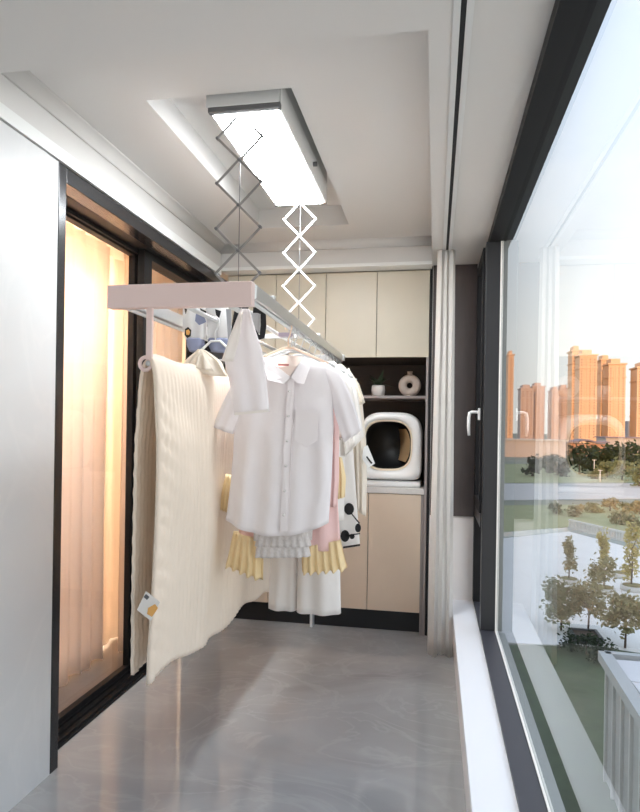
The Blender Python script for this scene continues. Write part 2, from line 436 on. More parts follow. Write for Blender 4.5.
# room behind the sliding door
struct(box('floor_inner_room', (-4.6, 1.2, -.12), (-1.76, 4.95, -.004), mat('inner_room_floor', (.34, .29, .27), .25, noise_amt=.15, noise_scale=3)))
struct(box('wall_inner_far', (-4.72, 1.2, 0), (-4.6, 4.95, 2.6), mat('inner_wall_paint', (.82, .74, .66), .8)))
struct(box('wall_inner_near', (-4.6, 1.08, 0), (-1.587, 1.2, 2.6), MATS['inner_wall_paint']))
struct(box('wall_inner_end', (-4.6, 4.95, 0), (-1.76, 5.05, 2.6), MATS['inner_wall_paint']))
struct(boxes('ceiling_inner_room', [((-4.6, 1.2, 2.5), (-1.76, 4.95, 2.62))], MATS['inner_wall_paint']))
cl = thing('ceiling_lamp', (-2.55, 3.0, 2.4), 'round warm ceiling lamp in the room behind the sheer curtains', 'lamp')
lathe('lamp_base', [(.20, .06), (.22, .10)], (-2.55, 3.0, 2.4), M_white, cl)
lathe('lamp_shade', [(.02, .0), (.15, .005), (.23, .03), (.24, .06)], (-2.55, 3.0, 2.4), mat('warm_lamp_shade', (.9, .8, .6), .5, emit=(1.0, .78, .55), emit_s=150.0), cl, 32)


def hanging_curtain(name, p0, p1, z0, z1, waves, amp, m, label, cat, group=None, seed=0, gather=1.0, flare=1.0, nx=None, sol=.002):
    """pleated sheet between two plan points"""
    p0, p1 = Vector(p0), Vector(p1); t = (p1 - p0); L = t.length; t.normalize(); nrm = Vector((-t.y, t.x))
    nx = nx or waves * 14; rows = 22; vs = []; fs = []
    for j in range(rows + 1):
        s = j / rows; z = z1 + (z0 - z1) * s
        wdt = gather + (flare - gather) * s
        for i in range(nx + 1):
            u = i / nx; ph = 2 * PI * waves * u + seed
            a = amp * (.75 + .35 * s) * (.8 + .4 * math.sin(3.1 * u * waves + seed))
            off = a * math.sin(ph + .5 * math.sin(2 * s + seed)) + .3 * amp * s * noise.noise(Vector((u * 5, s * 2, seed)))
            q = p0 + t * (L * (.5 + (u - .5) * wdt) + .35 * a * math.sin(2 * ph)) + nrm * off
            vs.append((q.x, q.y, z + (.010 * math.sin(ph * .5 + seed) if j == rows else 0)))
    for j in range(rows):
        for i in range(nx):
            a = j * (nx + 1) + i; fs.append([a, a + 1, a + nx + 2, a + nx + 1])
    o = mesh_obj(name, vs, fs, m, None, True)
    md = o.modifiers.new('thickness', 'SOLIDIFY'); md.thickness = sol
    return tag(o, label, cat, group)


M_sheer = sheer('peach_sheer', (.95, .89, .86), .90)
M_sheer2 = sheer('peach_sheer_dense', (.95, .85, .76), .82)
hanging_curtain('sheer_curtain', (-1.86, 2.32), (-1.86, 2.78), .012, 2.46, 4, .022, M_sheer, 'pale peach sheer curtain behind the glass beside the slab wall', 'curtain', 'sheer curtains behind the sliding door', 1)
hanging_curtain('sheer_curtain', (-1.93, 2.74), (-1.93, 3.40), .012, 2.46, 6, .024, M_sheer, 'pale peach sheer curtain with many folds beside the door stiles', 'curtain', 'sheer curtains behind the sliding door', 3)
hanging_curtain('sheer_curtain', (-1.86, 3.42), (-1.86, 4.3), .012, 2.46, 8, .025, M_sheer2, 'peach sheer curtain behind the glass leaf beyond the quilt', 'curtain', 'sheer curtains behind the sliding door', 5)
hanging_curtain('drape', (-2.02, 2.2), (-2.02, 4.4), .012, 2.46, 9, .018, M_sheer2, 'orange backlit drape hanging behind the sheer curtains', 'curtain', None, 2)

# white bunched curtain at the window
hanging_curtain('window_curtain', (-.012, 3.84), (.128, 3.86), .015, 2.494, 3, .022, M_curt, 'bunched white linen curtain hanging from the ceiling track', 'curtain', None, 2, .72, 1.0, 90, .003)

# ------------------------------------------------------------------ cabinets on the back wall
XE = -.048       # right end of cabinets
DG = .004
up_x = [-1.478, -1.119, -.761, -.405, XE]
ZU0, ZU1 = 1.89, 2.474
ups = [('beige two-door wall cabinet beside the sliding door', 0), ('beige two-door wall cabinet above the litter box', 2)]
for lab, i in ups:
    t = thing('wall_cabinet', ((up_x[i] + up_x[i + 2]) / 2, 4.5, ZU0), lab, 'cabinet', 'beige wall cabinets')
    bx0, bx1 = up_x[i] + .001, up_x[i + 2] - .001
    box('carcass', (bx0, YC + .02, ZU0), (bx1, 4.828, ZU1), M_carc, t)
    for k in (0, 1):
        box('door', (up_x[i + k] + DG / 2, YC, ZU0 - .004), (up_x[i + k + 1] - DG / 2, YC + .019, ZU1), M_up, t, .0015)
lo_x = [-1.478, -1.148, -.822, -.442, XE - .018]
ZB0, ZB1 = .152, .955
for lab, i in [('tan two-door base cabinet behind the hanging quilt', 0), ('tan two-door base cabinet under the litter box', 2)]:
    t = thing('base_cabinet', ((lo_x[i] + lo_x[i + 2]) / 2, 4.5, 0), lab, 'cabinet', 'tan base cabinets')
    box('carcass', (lo_x[i] + .001, YC + .02, ZB0), (lo_x[i + 2] - .02, 4.828, ZB1), M_carc, t)
    box('plinth', (lo_x[i] + .001, YC + .07, 0), (lo_x[i + 2] - .02, YC + .09, ZB0), M_toe, t)
    box('divider_panel', (lo_x[i + 2] - .019, YC + .005, 0), (lo_x[i + 2] - .001, 4.828, ZB1), M_side if i else M_alum, t)
    for k in (0, 1):
        box('door', (lo_x[i + k] + DG / 2, YC, ZB0), (lo_x[i + k + 1] - DG / 2 - (.018 if k else 0), YC + .019, ZB1 - .004), M_lowc, t, .0015)
tag(box('worktop', (-1.478, YC - .006, ZB1), (XE - .018, 4.828, .994), M_counter, None, .002), 'pale grey worktop on top of the tan base cabinets', 'worktop')
nb = thing('niche_lining', (-.77, 4.8, .994), 'dark brown board lining of the niche between worktop and wall cabinets', 'panel')
box('back_board', (-1.478, 4.805, .994), (XE - .018, 4.828, ZU0), M_carc, nb)
tag(box('end_panel', (XE - .017, YC - .004, 0), (XE - .001, 4.828, ZU0 - .006), M_side), 'tall thin taupe end panel closing the cabinets beside the curtain', 'panel')
tag(box('shelf', (-1.478, YC + .09, 1.61), (XE - .018, 4.804, 1.628), M_side), 'taupe shelf across the dark niche under the wall cabinets', 'shelf')
struct(box('trim_6', (-.046, YC + .01, 0), (-.030, 4.8, 2.5), M_toe))

# things in the niche ---------------------------------------------------
def rrect(cx, cz, w_, h_, n, y, e=4.0, flat=0.0):
    pts = []
    for k in range(n):
        t = 2 * PI * k / n; c, s = math.cos(t), math.sin(t); e_ = (flat or e) if s < 0 else e
        pts.append(Vector((cx + w_ / 2 * math.copysign(abs(c) ** (2 / e_), c), y, cz + h_ / 2 * math.copysign(abs(s) ** (2 / e_), s))))
    return pts


yb = 4.30
cA, cB = P(360, 411, y=yb), P(421, 486, y=yb)
bw, bh = cB.x - cA.x, cA.z - .994
bcx = (cA.x + cB.x) / 2; bcz = .994 + bh / 2
lb = thing('cat_litter_box', (bcx, yb + .2, .994), 'rounded white automatic litter box with a dark round opening on the worktop', 'litter box')
n = 72
oA, oB = P(364, 421, y=yb), P(412, 470, y=yb)
ocx, ocz = (oA.x + oB.x) / 2 - .004, (oA.z + oB.z) / 2 + .0
ow, oh = oB.x - oA.x, P(390, 420, y=yb).z - P(390, 470, y=yb).z
LM = M_white
loft('shell', [rrect(bcx, bcz + .02, bw * .90, bh * .88 - .03, n, yb + .46, 3.2, 9), rrect(bcx, bcz + .02, bw, bh - .05, n, yb + .40, 3.6, 9), rrect(bcx, bcz + .02, bw, bh - .05, n, yb + .05, 3.6, 9),
               rrect(bcx, bcz + .018, bw * .985, bh * .98 - .05, n, yb + .015, 3.6, 9), rrect(bcx, bcz + .015, bw * .93, bh * .93 - .05, n, yb, 3.6, 9),
               rrect(ocx, ocz, ow + .03, oh + .03, n, yb + .002, 3.0), rrect(ocx, ocz, ow, oh, n, yb + .03, 3.0)], LM, lb, True, False)
loft('rim', [rrect(ocx, ocz, ow + .008, oh + .008, n, yb + .012, 3.0), rrect(ocx, ocz, ow - .012, oh - .012, n, yb + .012, 3.0), rrect(ocx, ocz, ow - .018, oh - .018, n, yb + .05, 3.0)],
     mat('cream_rim', (.78, .68, .52), .35), lb, False, False)
loft('drum', [rrect(ocx, ocz, ow - .016, oh - .016, n, yb + .04, 3.0), rrect(ocx, ocz, ow + .03, oh + .03, n, yb + .14, 2.6), rrect(ocx, ocz, ow * .8, oh * .8, n, yb + .34, 2.4)],
     mat('dark_drum', (.012, .012, .013), .4), lb, False, True)
# gold inner wall at the right of the opening
bm = bmesh.new(); rows = []
for j in range(13):
    t = -.85 + 1.7 * j / 12
    rows.append([bm.verts.new((ocx + (ow / 2 - .012 - q * .085) * math.cos(t) ** .55, yb + .03 + q * .30, ocz + (oh / 2 - .012) * .95 * math.sin(t))) for q in (0, .35, .7, 1)])
for j in range(12):
    for q in range(3): bm.faces.new([rows[j][q], rows[j + 1][q], rows[j + 1][q + 1], rows[j][q + 1]])
bm_obj('inner_liner', bm, M_gold, lb, True)
bx = bmesh.new(); add_box(bx, (bcx - bw * .48, yb - .006, .994), (bcx + bw * .49, yb + .44, 1.03), .012, 3)
bm_obj('base_tray', bx, LM, lb)
box('seam', (bcx - bw * .478, yb - .002, 1.03), (bcx + bw * .488, yb + .43, 1.036), M_hang, lb)

sx = P(378, 396, y=4.45)
pp = thing('potted_plant', (sx.x, 4.46, 1.628), 'small dark green plant in a white pot on the niche shelf', 'plant')
lathe('pot', [(.034, 0), (.046, .012), (.050, .045), (.046, .078), (.040, .082), (.038, .070)], (sx.x, 4.46, 1.628), M_counter, pp)
M_leaf = mat('dark_leaf', (.035, .06, .03), .5)
for k in range(16):
    a = k * 2.4; ln = .10 + .07 * R_.random(); lean = .5 + .9 * R_.random(); bm = bmesh.new()
    dv = Vector((math.cos(a) * lean, math.sin(a) * lean, .75)).normalized(); sd_ = dv.cross(Vector((0, 0, 1))).normalized()
    base = Vector((sx.x, 4.46, 1.70)); A = [bm.verts.new(base + dv * ln * q + sd_ * wq * .018 + Vector((0, 0, -.05 * q * q * lean))) for q, wq in ((0, .3), (.4, 1), (1.1, 0), (.4, -1), (0, -.3))]
    bm.faces.new(A); bm_obj('leaf', bm, M_leaf, pp)
vx = P(409.5, 396, y=4.45)
vs_ = thing('ring_vase', (vx.x, 4.46, 1.628), 'beige ring-shaped vase with a hole on the niche shelf', 'vase')
bm = bmesh.new(); Rm, rm = .050, .030; rings = []
for i in range(32):
    a = 2 * PI * i / 32
    rings.append([bm.verts.new((vx.x + (Rm + rm * math.cos(b)) * math.cos(a), 4.46 + rm * math.sin(b), 1.628 + Rm + rm + (Rm + rm * math.cos(b)) * math.sin(a))) for b in [2 * PI * q / 14 for q in range(14)]])
for i in range(32):
    for q in range(14): bm.faces.new([rings[i][q], rings[(i + 1) % 32][q], rings[(i + 1) % 32][(q + 1) % 14], rings[i][(q + 1) % 14]])
M_vase = mat('sand_ceramic', (.52, .43, .37), .6, bump=.1)
bm_obj('body', bm, M_vase, vs_, True)
lathe('neck', [(.020, 0), (.017, .02), (.021, .034), (.016, .034), (.013, .01)], (vx.x, 4.46, 1.628 + 2 * (Rm + rm) - .012), M_vase, vs_)
lathe('foot', [(.028, 0), (.026, .008), (.020, .014)], (vx.x, 4.46, 1.628), M_vase, vs_)

# ------------------------------------------------------------------ ceiling drying rack
rk = thing('clothes_drying_rack', (-.74, 2.75, 1.80), 'ceiling clothes drying rack with lit panel, scissor arms and pink front beam', 'drying rack')
fx0, fx1, fy0, fy1, fz = -.868, -.600, 2.235, 3.24, 2.60
hs = box('housing', (fx0 - .012, fy0 - .006, fz + .012), (fx1 + .010, fy1 + .006, 2.772), M_alum, rk, .004)
box('light_panel', (fx0 + .012, fy0 + .024, fz - .008), (fx1 - .010, fy1 - .016, fz + .0125), M_led, hs)
box('end_cap', (fx0 - .004, fy0 - .004, fz - .006), (fx1 + .012, fy0 + .022, fz + .016), M_dgrey, rk, .003)
box('end_cap', (fx0 - .004, fy1 - .014, fz - .006), (fx1 + .012, fy1 + .008, fz + .016), M_dgrey, rk, .003)
box('side_rail', (fx1 + .002, fy0 + .02, fz - .004), (fx1 + .014, fy1 - .01, 2.70), M_white, rk, .003)
tube('sensor_knob', [(fx1 + .012, 2.86, 2.645), (fx1 + .032, 2.86, 2.645)], .011, M_dgrey, rk, 10)


def scissor(cx, cy, ztop, zbot, nd, hw, m):
    hgt = (ztop - zbot) / nd
    for i in range(nd):
        z1, zm, z0 = ztop - i * hgt, ztop - (i + .5) * hgt, ztop - (i + 1) * hgt
        for s in (-1, 1):
            for (xa, za, xb, zb) in ((0, z1, s * hw, zm), (s * hw, zm, 0, z0)):
                A = Vector((cx + xa, cy + .004 * s, za)); B = Vector((cx + xb, cy + .004 * s, zb)); t = (B - A).normalized()
                q = Vector((-t.z, 0, t.x)) * .0045; e_ = Vector((0, .0018, 0)); A -= t * .005; B += t * .005
                bm = bmesh.new(); V = [bm.verts.new(p + a * q + b * e_) for p in (A, B) for a, b in ((-1, -1), (1, -1), (1, 1), (-1, 1))]
                for f in ((0, 1, 2, 3), (7, 6, 5, 4), (0, 4, 5, 1), (1, 5, 6, 2), (2, 6, 7, 3), (3, 7, 4, 0)): bm.faces.new([V[j] for j in f])
                bm_obj('scissor_bar', bm, m, rk)
        for x_, z_ in ((0, z1), (-hw, zm), (hw, zm)):
            tube('rivet', [(cx + x_, cy - .009, z_), (cx + x_, cy + .009, z_)], .006, M_dgrey if m is M_dgrey2 else M_white, rk, 8)
    tube('lift_cable', [(cx, cy + .012, ztop), (cx, cy + .012, zbot)], .0016, M_dgrey, rk, 6)


M_dgrey2 = mat('grey_scissor_metal', (.30, .29, .28), .4, .5)
s1 = P(240, 112, y=2.27); s2 = P(300, 207, y=3.21)
scissor(s1.x + .0, 2.27, 2.597, 1.90, 4, .088, M_dgrey2)
scissor(s2.x + .0, 3.21, 2.597, 1.885, 4, .086, M_white)
yb0, yb1 = 1.95, 3.95
bA, bB = P(109.5, 286, y=yb0), P(253, 306, y=yb0)
box('front_beam', (bA.x, yb0 - .015, bB.z), (bB.x, yb0 + .02, bA.z), M_pink, rk, .003)
box('far_beam', (bA.x, yb1 - .02, 1.832), (bB.x + .012, yb1 + .02, 1.872), M_alu, rk, .004)
zr0, zr1 = 1.825, 1.872
XR = bB.x - .012
RODS = (bA.x + .02, -.90, -.735, XR)
for k, x in enumerate(RODS):
    if k in (0, 3):
        box('side_rail', (x - .02, yb0 + .02, zr0 - .004), (x + .016, yb1 - .02, zr1), M_alu, rk, .005)
        tube('hanging_rod', [(x, yb0 + .02, zr0 - .012), (x, yb1 - .02, zr0 - .012)], .007, M_alum, rk)
        for yy in (2.0, 2.9, 3.9): box('rod_clip', (x - .006, yy - .008, zr0 - .014), (x + .006, yy + .008, zr0 + .002), M_alum, rk)
    else:
        tube('hanging_rod', [(x, yb0 + .02, 1.835), (x, yb1 - .02, 1.835)], .010, M_alum, rk)
for yy in (2.27, 3.21):
    box('cross_bracket', (RODS[0], yy - .012, 1.872), (XR, yy + .012, 1.896), M_alum, rk, .003)
# drop arms and quilt bar
QX, QZ = -.958, 1.607
for yy in (yb0, 3.56):
    box('drop_arm', (QX - .011, yy - .006, QZ + .012), (QX + .011, yy + .008, 1.83 if yy > 2 else bB.z + .01), M_pink, rk, .003)
    bm = bmesh.new()
    add_tube(bm, [(QX - .012 + .022 * math.cos(a), yy, QZ + .022 * math.sin(a)) for a in [2 * PI * q / 14 for q in range(15)]], .007, 8, False)
    bm_obj('ring_hook', bm, M_pink, rk, True)
tube('quilt_bar', [(QX, yb0 - .01, QZ), (QX, 3.58, QZ)], .009, M_alum, rk)
box('accessory_clip', (XR - .075, 2.62, 1.795), (XR - .012, 2.66, 1.812), mat('mauve_clip', (.30, .26, .32), .4), rk)

# ------------------------------------------------------------------ quilt
qy0, qy1 = 1.945, 3.50
NU, NVs = 190, 64
zb_r = lambda y: .548 - .040 * (y - qy0) + .020 * math.sin((y - qy0) * 7.0 + .4) + .012 * math.sin((y - qy0) * 15)
zb_l = lambda y: .565 + .02 * math.sin((y - qy0) * 6)
vs, fs = [], []
for i in range(NU + 1):
    y = qy0 + (qy1 - qy0) * i / NU; tt = (y - qy0)
    for j in range(2 * NVs + 1):
        v = (j - NVs) / NVs          # -1 back hem .. 0 bar .. +1 front hem
        side = 1 if v > 0 else -1; a = abs(v)
        zb = zb_r(y) if side > 0 else zb_l(y)
        top = QZ + .022 + .004 * math.sin(tt * 20)
        z = top - (top - zb) * a - (.016 * (1 - math.exp(-(a / .03))) if a else 0)
        off = .024 * (1 - math.exp(-a / .02))
        bulge = (.008 + .016 * math.sin(PI * min(1, a * 1.1)) * (.6 + .4 * math.sin(tt * 5.0 + side)))
        fold_ = .016 * math.exp(-((tt - .42) / .06) ** 2) * min(1, a * 3) - .022 * math.exp(-((tt - .68) / .14) ** 2) * min(1, a * 3)
        tuck = .0045 * abs(math.sin(PI * tt / .032)) * min(1, a * 12)
        edge = math.exp(-tt / .045)
        puck = .0045 * math.exp(-tt / .07) * math.sin(a * 95 - tt * 55 + side + 2 * noise.noise(Vector((a * 6, tt * 8, side)))) * min(1, a * 6) * min(1, tt / .012)
        wr = .012 * noise.noise(Vector((tt * 3.3, a * 3.0, side * 4.0))) * min(1, a * 5) * (1 - .85 * edge)
        x = QX + side * (off + bulge * min(1, a * 4) + wr + puck + tuck) + (fold_ if side > 0 else 0)
        yy = y - (.012 * math.sin(a * PI) + .035 * a * a) * math.exp(-tt / .25) * (1 if side > 0 else .5) + (-.012 * (1 if side > 0 else -1)) * edge
        vs.append((x, yy, z))
W = 2 * NVs + 1
for i in range(NU):
    for j in range(2 * NVs):
        a = i * W + j; fs.append([a, a + 1, a + W + 1, a + W])
ql = mesh_obj('quilt', vs, fs, M_quilt, None, True)
md = ql.modifiers.new('padding', 'SOLIDIFY'); md.thickness = .012; md.offset = 1
tag(ql, 'thick cream pintucked quilt folded over the low bar of the drying rack', 'quilt')
# care label on the near edge
la = P(149, 607, y=qy0 - .045)
lt = thing('q', (0, 0, 0)); bpy.data.objects.remove(lt)
tl = mesh_obj('care_tag', [P(u, v, y=qy0 - .055 - d_) for d_ in (0, .002) for u, v in ((146, 591), (160, 602), (151, 621), (137, 610))],
              [[0, 1, 2, 3], [7, 6, 5, 4], [0, 4, 5, 1], [1, 5, 6, 2], [2, 6, 7, 3], [3, 7, 4, 0]], M_white_c, ql); tl['label'] = 'white printed care tag with orange picture'
mesh_obj('tag_print', [P(u, v, y=qy0 - .0585) for u, v in ((148, 608), (155, 604), (158, 608), (152, 617), (147, 614))], [[0, 1, 2, 3, 4]], mat('orange_print', (.80, .42, .12), .7), tl)
mesh_obj('tag_print', [P(u, v, y=qy0 - .0585) for u, v in ((146, 594), (149.5, 597), (147, 600), (143.5, 597))], [[0, 1, 2, 3]], M_dgrey, tl)

# ------------------------------------------------------------------ hangers and garments
HZ = zr0 - .012      # rod centre on the outer right rail
hang_src = None


def hanger(x, y, z, label, half=.19, m=None, tilt=0.0, group='clothes hangers on the drying rack', drop=.065):
    t = thing('clothes_hanger', (x, y, z - .10), label, 'hanger', group); m = m or M_hang
    pts = [(x, y, z - .085), (x, y, z - .045), (x + .006, y, z - .032)]
    for q in range(9):
        a = -.6 + (PI + 1.2) * q / 8 - .15
        pts.append((x + .0145 * math.cos(a), y, z + .0 + .0145 * math.sin(a)))
    tube('hook', pts, .0032, m, t, 6)
    bm = bmesh.new()
    add_tube(bm, [(x - half, y, z - .085 - drop), (x - half * .5, y, z - .085 - drop * .42), (x - .02, y, z - .085), (x + .02, y, z - .085), (x + half * .5, y, z - .085 - drop * .42), (x + half, y, z - .085 - drop)], .0055, 8)
    bm_obj('shoulder', bm, m, t, True)
    tube('trouser_bar', [(x - half * .95, y, z - .088 - drop), (x + half * .95, y, z - .088 - drop)], .004, m, t, 6)
    return t


# --- front white shirt
YS = 2.5
hanger(XR, YS, HZ, 'pale hanger inside the collar of the white button-up shirt', .17, mat('peach_hanger', (.80, .62, .48), .45))
sh = thing('dress_shirt', P(290, 530, y=YS), 'white short-sleeved button-up shirt with collar and chest pocket', 'shirt')
sL = [(262, 358), (247, 366), (240, 385), (236, 420), (231, 480), (226, 519)]
sR = [(313, 359), (329, 367), (333, 390), (333, 430), (331, 480), (328, 523)]
cloth('body', sL, sR, YS, M_shirt, sh, depth=.055, fold=.010, nfold=4, top_drop=.0, hem_drop=.055, rows=40, n=80, wrinkle=.010, depth_top=.02)
cloth('sleeve', [(250, 362), (236, 378), (222, 405), (213.5, 426)], [(262, 372), (250, 398), (240, 417), (233, 434)], YS - .01, M_shirt, sh, depth=.035, fold=.006, nfold=2, rows=16, n=40, depth_top=.025, seed=2)
cloth('sleeve', [(320, 372), (330, 395), (337, 420), (344, 442)], [(326, 362), (341, 374), (352, 398), (362, 430)], YS + .01, M_shirt, sh, depth=.035, fold=.006, nfold=2, rows=16, n=40, depth_top=.025, seed=5)
YF = YS - .062


def flat(name, pts, y, m, parent, th=.003, smooth=False, ys=None):
    n = len(pts); f = [P(u, v, y=y) for u, v in pts]
    if ys: f = [p + Vector((0, d_, 0)) for p, d_ in zip(f, ys)]
    vs = f + [p + Vector((0, th, 0)) for p in f]
    fs = [list(range(n)), list(range(2 * n - 1, n - 1, -1))] + [[k, k + n, (k + 1) % n + n, (k + 1) % n] for k in range(n)]
    return mesh_obj(name, vs, fs, m, parent, smooth)


flat('placket', [(287, 378), (293.5, 378), (291.5, 450), (286.5, 532), (279.5, 531), (283.5, 450)], YF - .004, M_shirt, sh, .006, ys=[.012, .012, .003, .01, .01, .003])
for v_ in (391, 416, 441, 466, 491, 515):
    p = P(289.2 - (v_ - 391) * .045, v_, y=YF - .004)
    tube('button', [(p.x, p.y - .003, p.z), (p.x, p.y + .004, p.z)], .0055, M_button, sh, 10)
flat('pocket', [(296, 409), (318, 411), (317, 441), (306, 447), (295, 440)], YF + .001, M_shirt, sh, .004)
flat('pocket_hem', [(296, 409), (318, 411), (318, 415.5), (296, 413.5)], YF - .003, M_shirt, sh, .004)
# collar: two leaves and a stand
flat('collar', [(265, 357), (272, 363), (290, 377), (284, 384), (268, 380), (262, 366)], YF - .012, M_shirt, sh, .005, ys=[.05, .03, .004, .0, .0, .03])
flat('collar', [(302, 355), (298, 362), (291, 377), (297, 383), (304, 384), (309, 365)], YF - .012, M_shirt, sh, .005, ys=[.05, .03, .004, .0, .0, .03])
flat('inner_yoke', [(266, 358), (283, 354), (302, 356), (297, 366), (290, 376), (276, 367)], YF + .012, mat('pale_inner_yoke', (.84, .70, .62), .85), sh, .004, ys=[.03, .04, .03, 0, -.006, 0])
flat('size_label', [(278, 363.5), (289, 364), (288.6, 366), (278, 365.5)], YF + .008, mat('red_label', (.70, .30, .28), .8), sh, .002)

# --- small white cloth hung in front
fc = thing('white_vest', P(245, 413, y=2.2), 'small white top hung over the rod in front of the shirt, straight hem', 'top')
fcl = [(241, 309), (233, 330), (224, 358), (230, 385), (234.5, 415)]; fcr = [(249, 309), (255, 330), (262, 352), (266, 380), (268.5, 411.5)]
cloth('body', fcl, fcr, 2.2, M_shirt, fc, depth=.022, fold=.007, nfold=2, rows=26, n=40, wrinkle=.008, depth_top=.008, seed=1)
flat('hem', [(234.5, 412.6), (268.5, 409.2), (268.6, 411.8), (234.6, 415.3)], 2.174, M_white_c, fc, .003)
cloth('side_fold', [(240, 312), (229, 340), (222, 361)], [(243, 312), (240, 340), (236, 362)], 2.19, MATS['pale_pink_cotton'] if False else M_white_c, fc, depth=.018, fold=.004, nfold=1, rows=12, n=24, depth_top=.006)

# --- black straps top
bk = thing('black_camisole', P(250, 345, y=2.33), 'black camisole with white-edged straps hanging behind the front beam', 'top')
cloth('body', [(236, 304), (233, 318), (231, 334)], [(250, 304), (243, 318), (238, 330)], 2.32, M_blk, bk, depth=.02, fold=.006, nfold=2, rows=10, n=28)


def strap(name, pts, y, wd, m, th=.004):
    q = [P(u, v, y=y) for u, v in pts]; vs = []; fs = []
    for i, p in enumerate(q):
        t = (q[min(i + 1, len(q) - 1)] - q[max(0, i - 1)]).normalized(); nrm = Vector((-t.z, 0, t.x)) * wd / 2
        vs += [p + nrm, p - nrm, p - nrm + Vector((0, th, 0)), p + nrm + Vector((0, th, 0))]
    for i in range(len(q) - 1):
        for k in range(4): fs.append([i * 4 + k, i * 4 + (k + 1) % 4, i * 4 + 4 + (k + 1) % 4, i * 4 + 4 + k])
    fs += [[3, 2, 1, 0], [len(vs) - 4, len(vs) - 3, len(vs) - 2, len(vs) - 1]]
    return mesh_obj(name, vs, fs, m, bk)


strap('strap', [(244, 304), (247, 317), (252, 329), (258, 338), (262, 337), (263.5, 325), (263, 313), (258, 310), (253, 310)], 2.31, .022, M_blk)
strap('strap_edging', [(241, 308), (244.5, 320), (250, 332), (257, 342), (263, 342)], 2.306, .006, M_white_c)
cloth('cup', [(249, 311), (252, 322), (257, 333)], [(260, 312), (261, 324), (260, 333)], 2.33, mat('grey_lining', (.50, .50, .51), .8), bk, depth=.015, fold=.003, nfold=1, rows=8, n=20)

# --- footed baby leggings
lg = thing('baby_leggings', P(207, 355, y=2.47), 'footed baby leggings with blue feet and black patches behind the pink beam', 'leggings')
M_print = mat('pale_grey_print_cotton', (.78, .77, .76), .85, bump=.05)
cloth('leg', [(184, 300), (183, 322), (186, 340)], [(206, 300), (206, 322), (205, 340)], 2.46, M_print, lg, depth=.03, fold=.004, nfold=2, rows=14, n=28, depth_top=.02)
cloth('leg', [(206, 300), (208, 322), (208, 340)], [(228, 300), (229, 322), (230, 340)], 2.47, M_print, lg, depth=.03, fold=.004, nfold=2, rows=14, n=28, depth_top=.02, seed=3)
for (a0, a1, yy, sd_) in ((187, 204, 2.455, 1), (208, 229, 2.465, 4)):
    cloth('foot', [(a0, 339), (a0 + 1, 346), (a0 + 4, 352)], [(a1, 339), (a1, 346), (a1 - 4, 352)], yy, M_blue, lg, depth=.036, fold=.002, nfold=1, rows=10, n=24, depth_top=.034, seed=sd_)
flat('patch', [(196, 313), (203, 314), (206, 322), (199, 325), (195, 321)], 2.424, M_blue, lg, .003)
flat('patch', [(184, 307), (187, 309), (185.5, 314)], 2.424, M_blk, lg, .003)
flat('patch', [(200, 308), (206, 311), (206, 318), (201, 314)], 2.422, M_blk, lg, .003)
flat('patch', [(215, 309), (221, 311), (219, 318), (216, 315)], 2.430, M_blk, lg, .003)
flat('patch', [(185, 329), (188, 327), (191, 330), (190.5, 336), (187, 338), (184.5, 335)], 2.422, M_blk, lg, .003)
flat('patch', [(186, 330.5), (188.5, 329.5), (190, 332), (188.8, 335), (186.2, 334.6)], 2.419, MATS['orange_print'], lg, .003)
flat('patch', [(226, 309), (231, 309), (231, 345), (228, 340)], 2.44, mat('grey_stripe_cloth', (.40, .41, .43), .85), lg, .004)
flat('patch', [(207, 352), (222, 348), (226, 356), (222, 366), (208, 362)], 2.50, M_dgrey, lg, .01)

# --- cream ruffled blouse lying on top of the quilt
cb_ = thing('ruffled_blouse', P(205, 372, y=2.42), 'cream ruffled blouse bunched on top of the quilt', 'blouse')
cloth('body', [(201, 350), (195, 355), (187, 362), (182, 374)], [(205, 350), (211, 354), (220, 361), (228, 376)], 2.42, M_cream, cb_, depth=.05, fold=.008, nfold=3, rows=16, n=60, depth_top=.03, wrinkle=.024)
cloth('ruffle', [(200, 353), (192, 357), (183, 367)], [(205, 353), (209, 359), (214, 371)], 2.385, M_cream, cb_, depth=.03, fold=.010, nfold=4, wrinkle=.02, rows=10, n=60, depth_top=.015, seed=3)
hanger(-.90, 2.43, 1.835, 'white hanger holding the cream ruffled blouse above the quilt', .11, M_white, drop=.075, group='white hangers')
tube('clip_dot', [P(206, 358, y=2.405), P(206, 358, y=2.41)], .013, M_blk, cb_, 12)
tube('clip_dot', [P(233, 364, y=2.405), P(233, 364, y=2.41)], .014, M_blk, cb_, 12)

# --- garments behind the shirt on the right rail


def garment(name, y, label, cat, hang_label, **k):
    hanger(XR, y, HZ, hang_label, k.get('half', .18))
    return thing(name, (XR, y, k.get('z', .8)), label, cat)


# lace tiered skirt / slip
g = garment('lace_skirt', 2.56, 'white tiered lace skirt showing just below the shirt hem', 'skirt', 'grey hanger of the lace skirt behind the shirt', z=.88)
cloth('body', [(262, 376), (256, 450), (254, 540)], [(318, 376), (318, 450), (312, 540)], 2.56, M_lace, g, depth=.035, fold=.008, nfold=5, rows=24, n=60)
cloth('tier', [(258, 532), (255, 546)], [(308, 532), (311, 546)], 2.55, M_lace, g, depth=.035, fold=.006, nfold=8, rows=6, n=90, depth_top=.03)
cloth('tier', [(257, 543), (255, 557)], [(308, 543), (311, 556)], 2.555, M_lace, g, depth=.032, fold=.006, nfold=8, rows=6, n=90, depth_top=.03, seed=2)

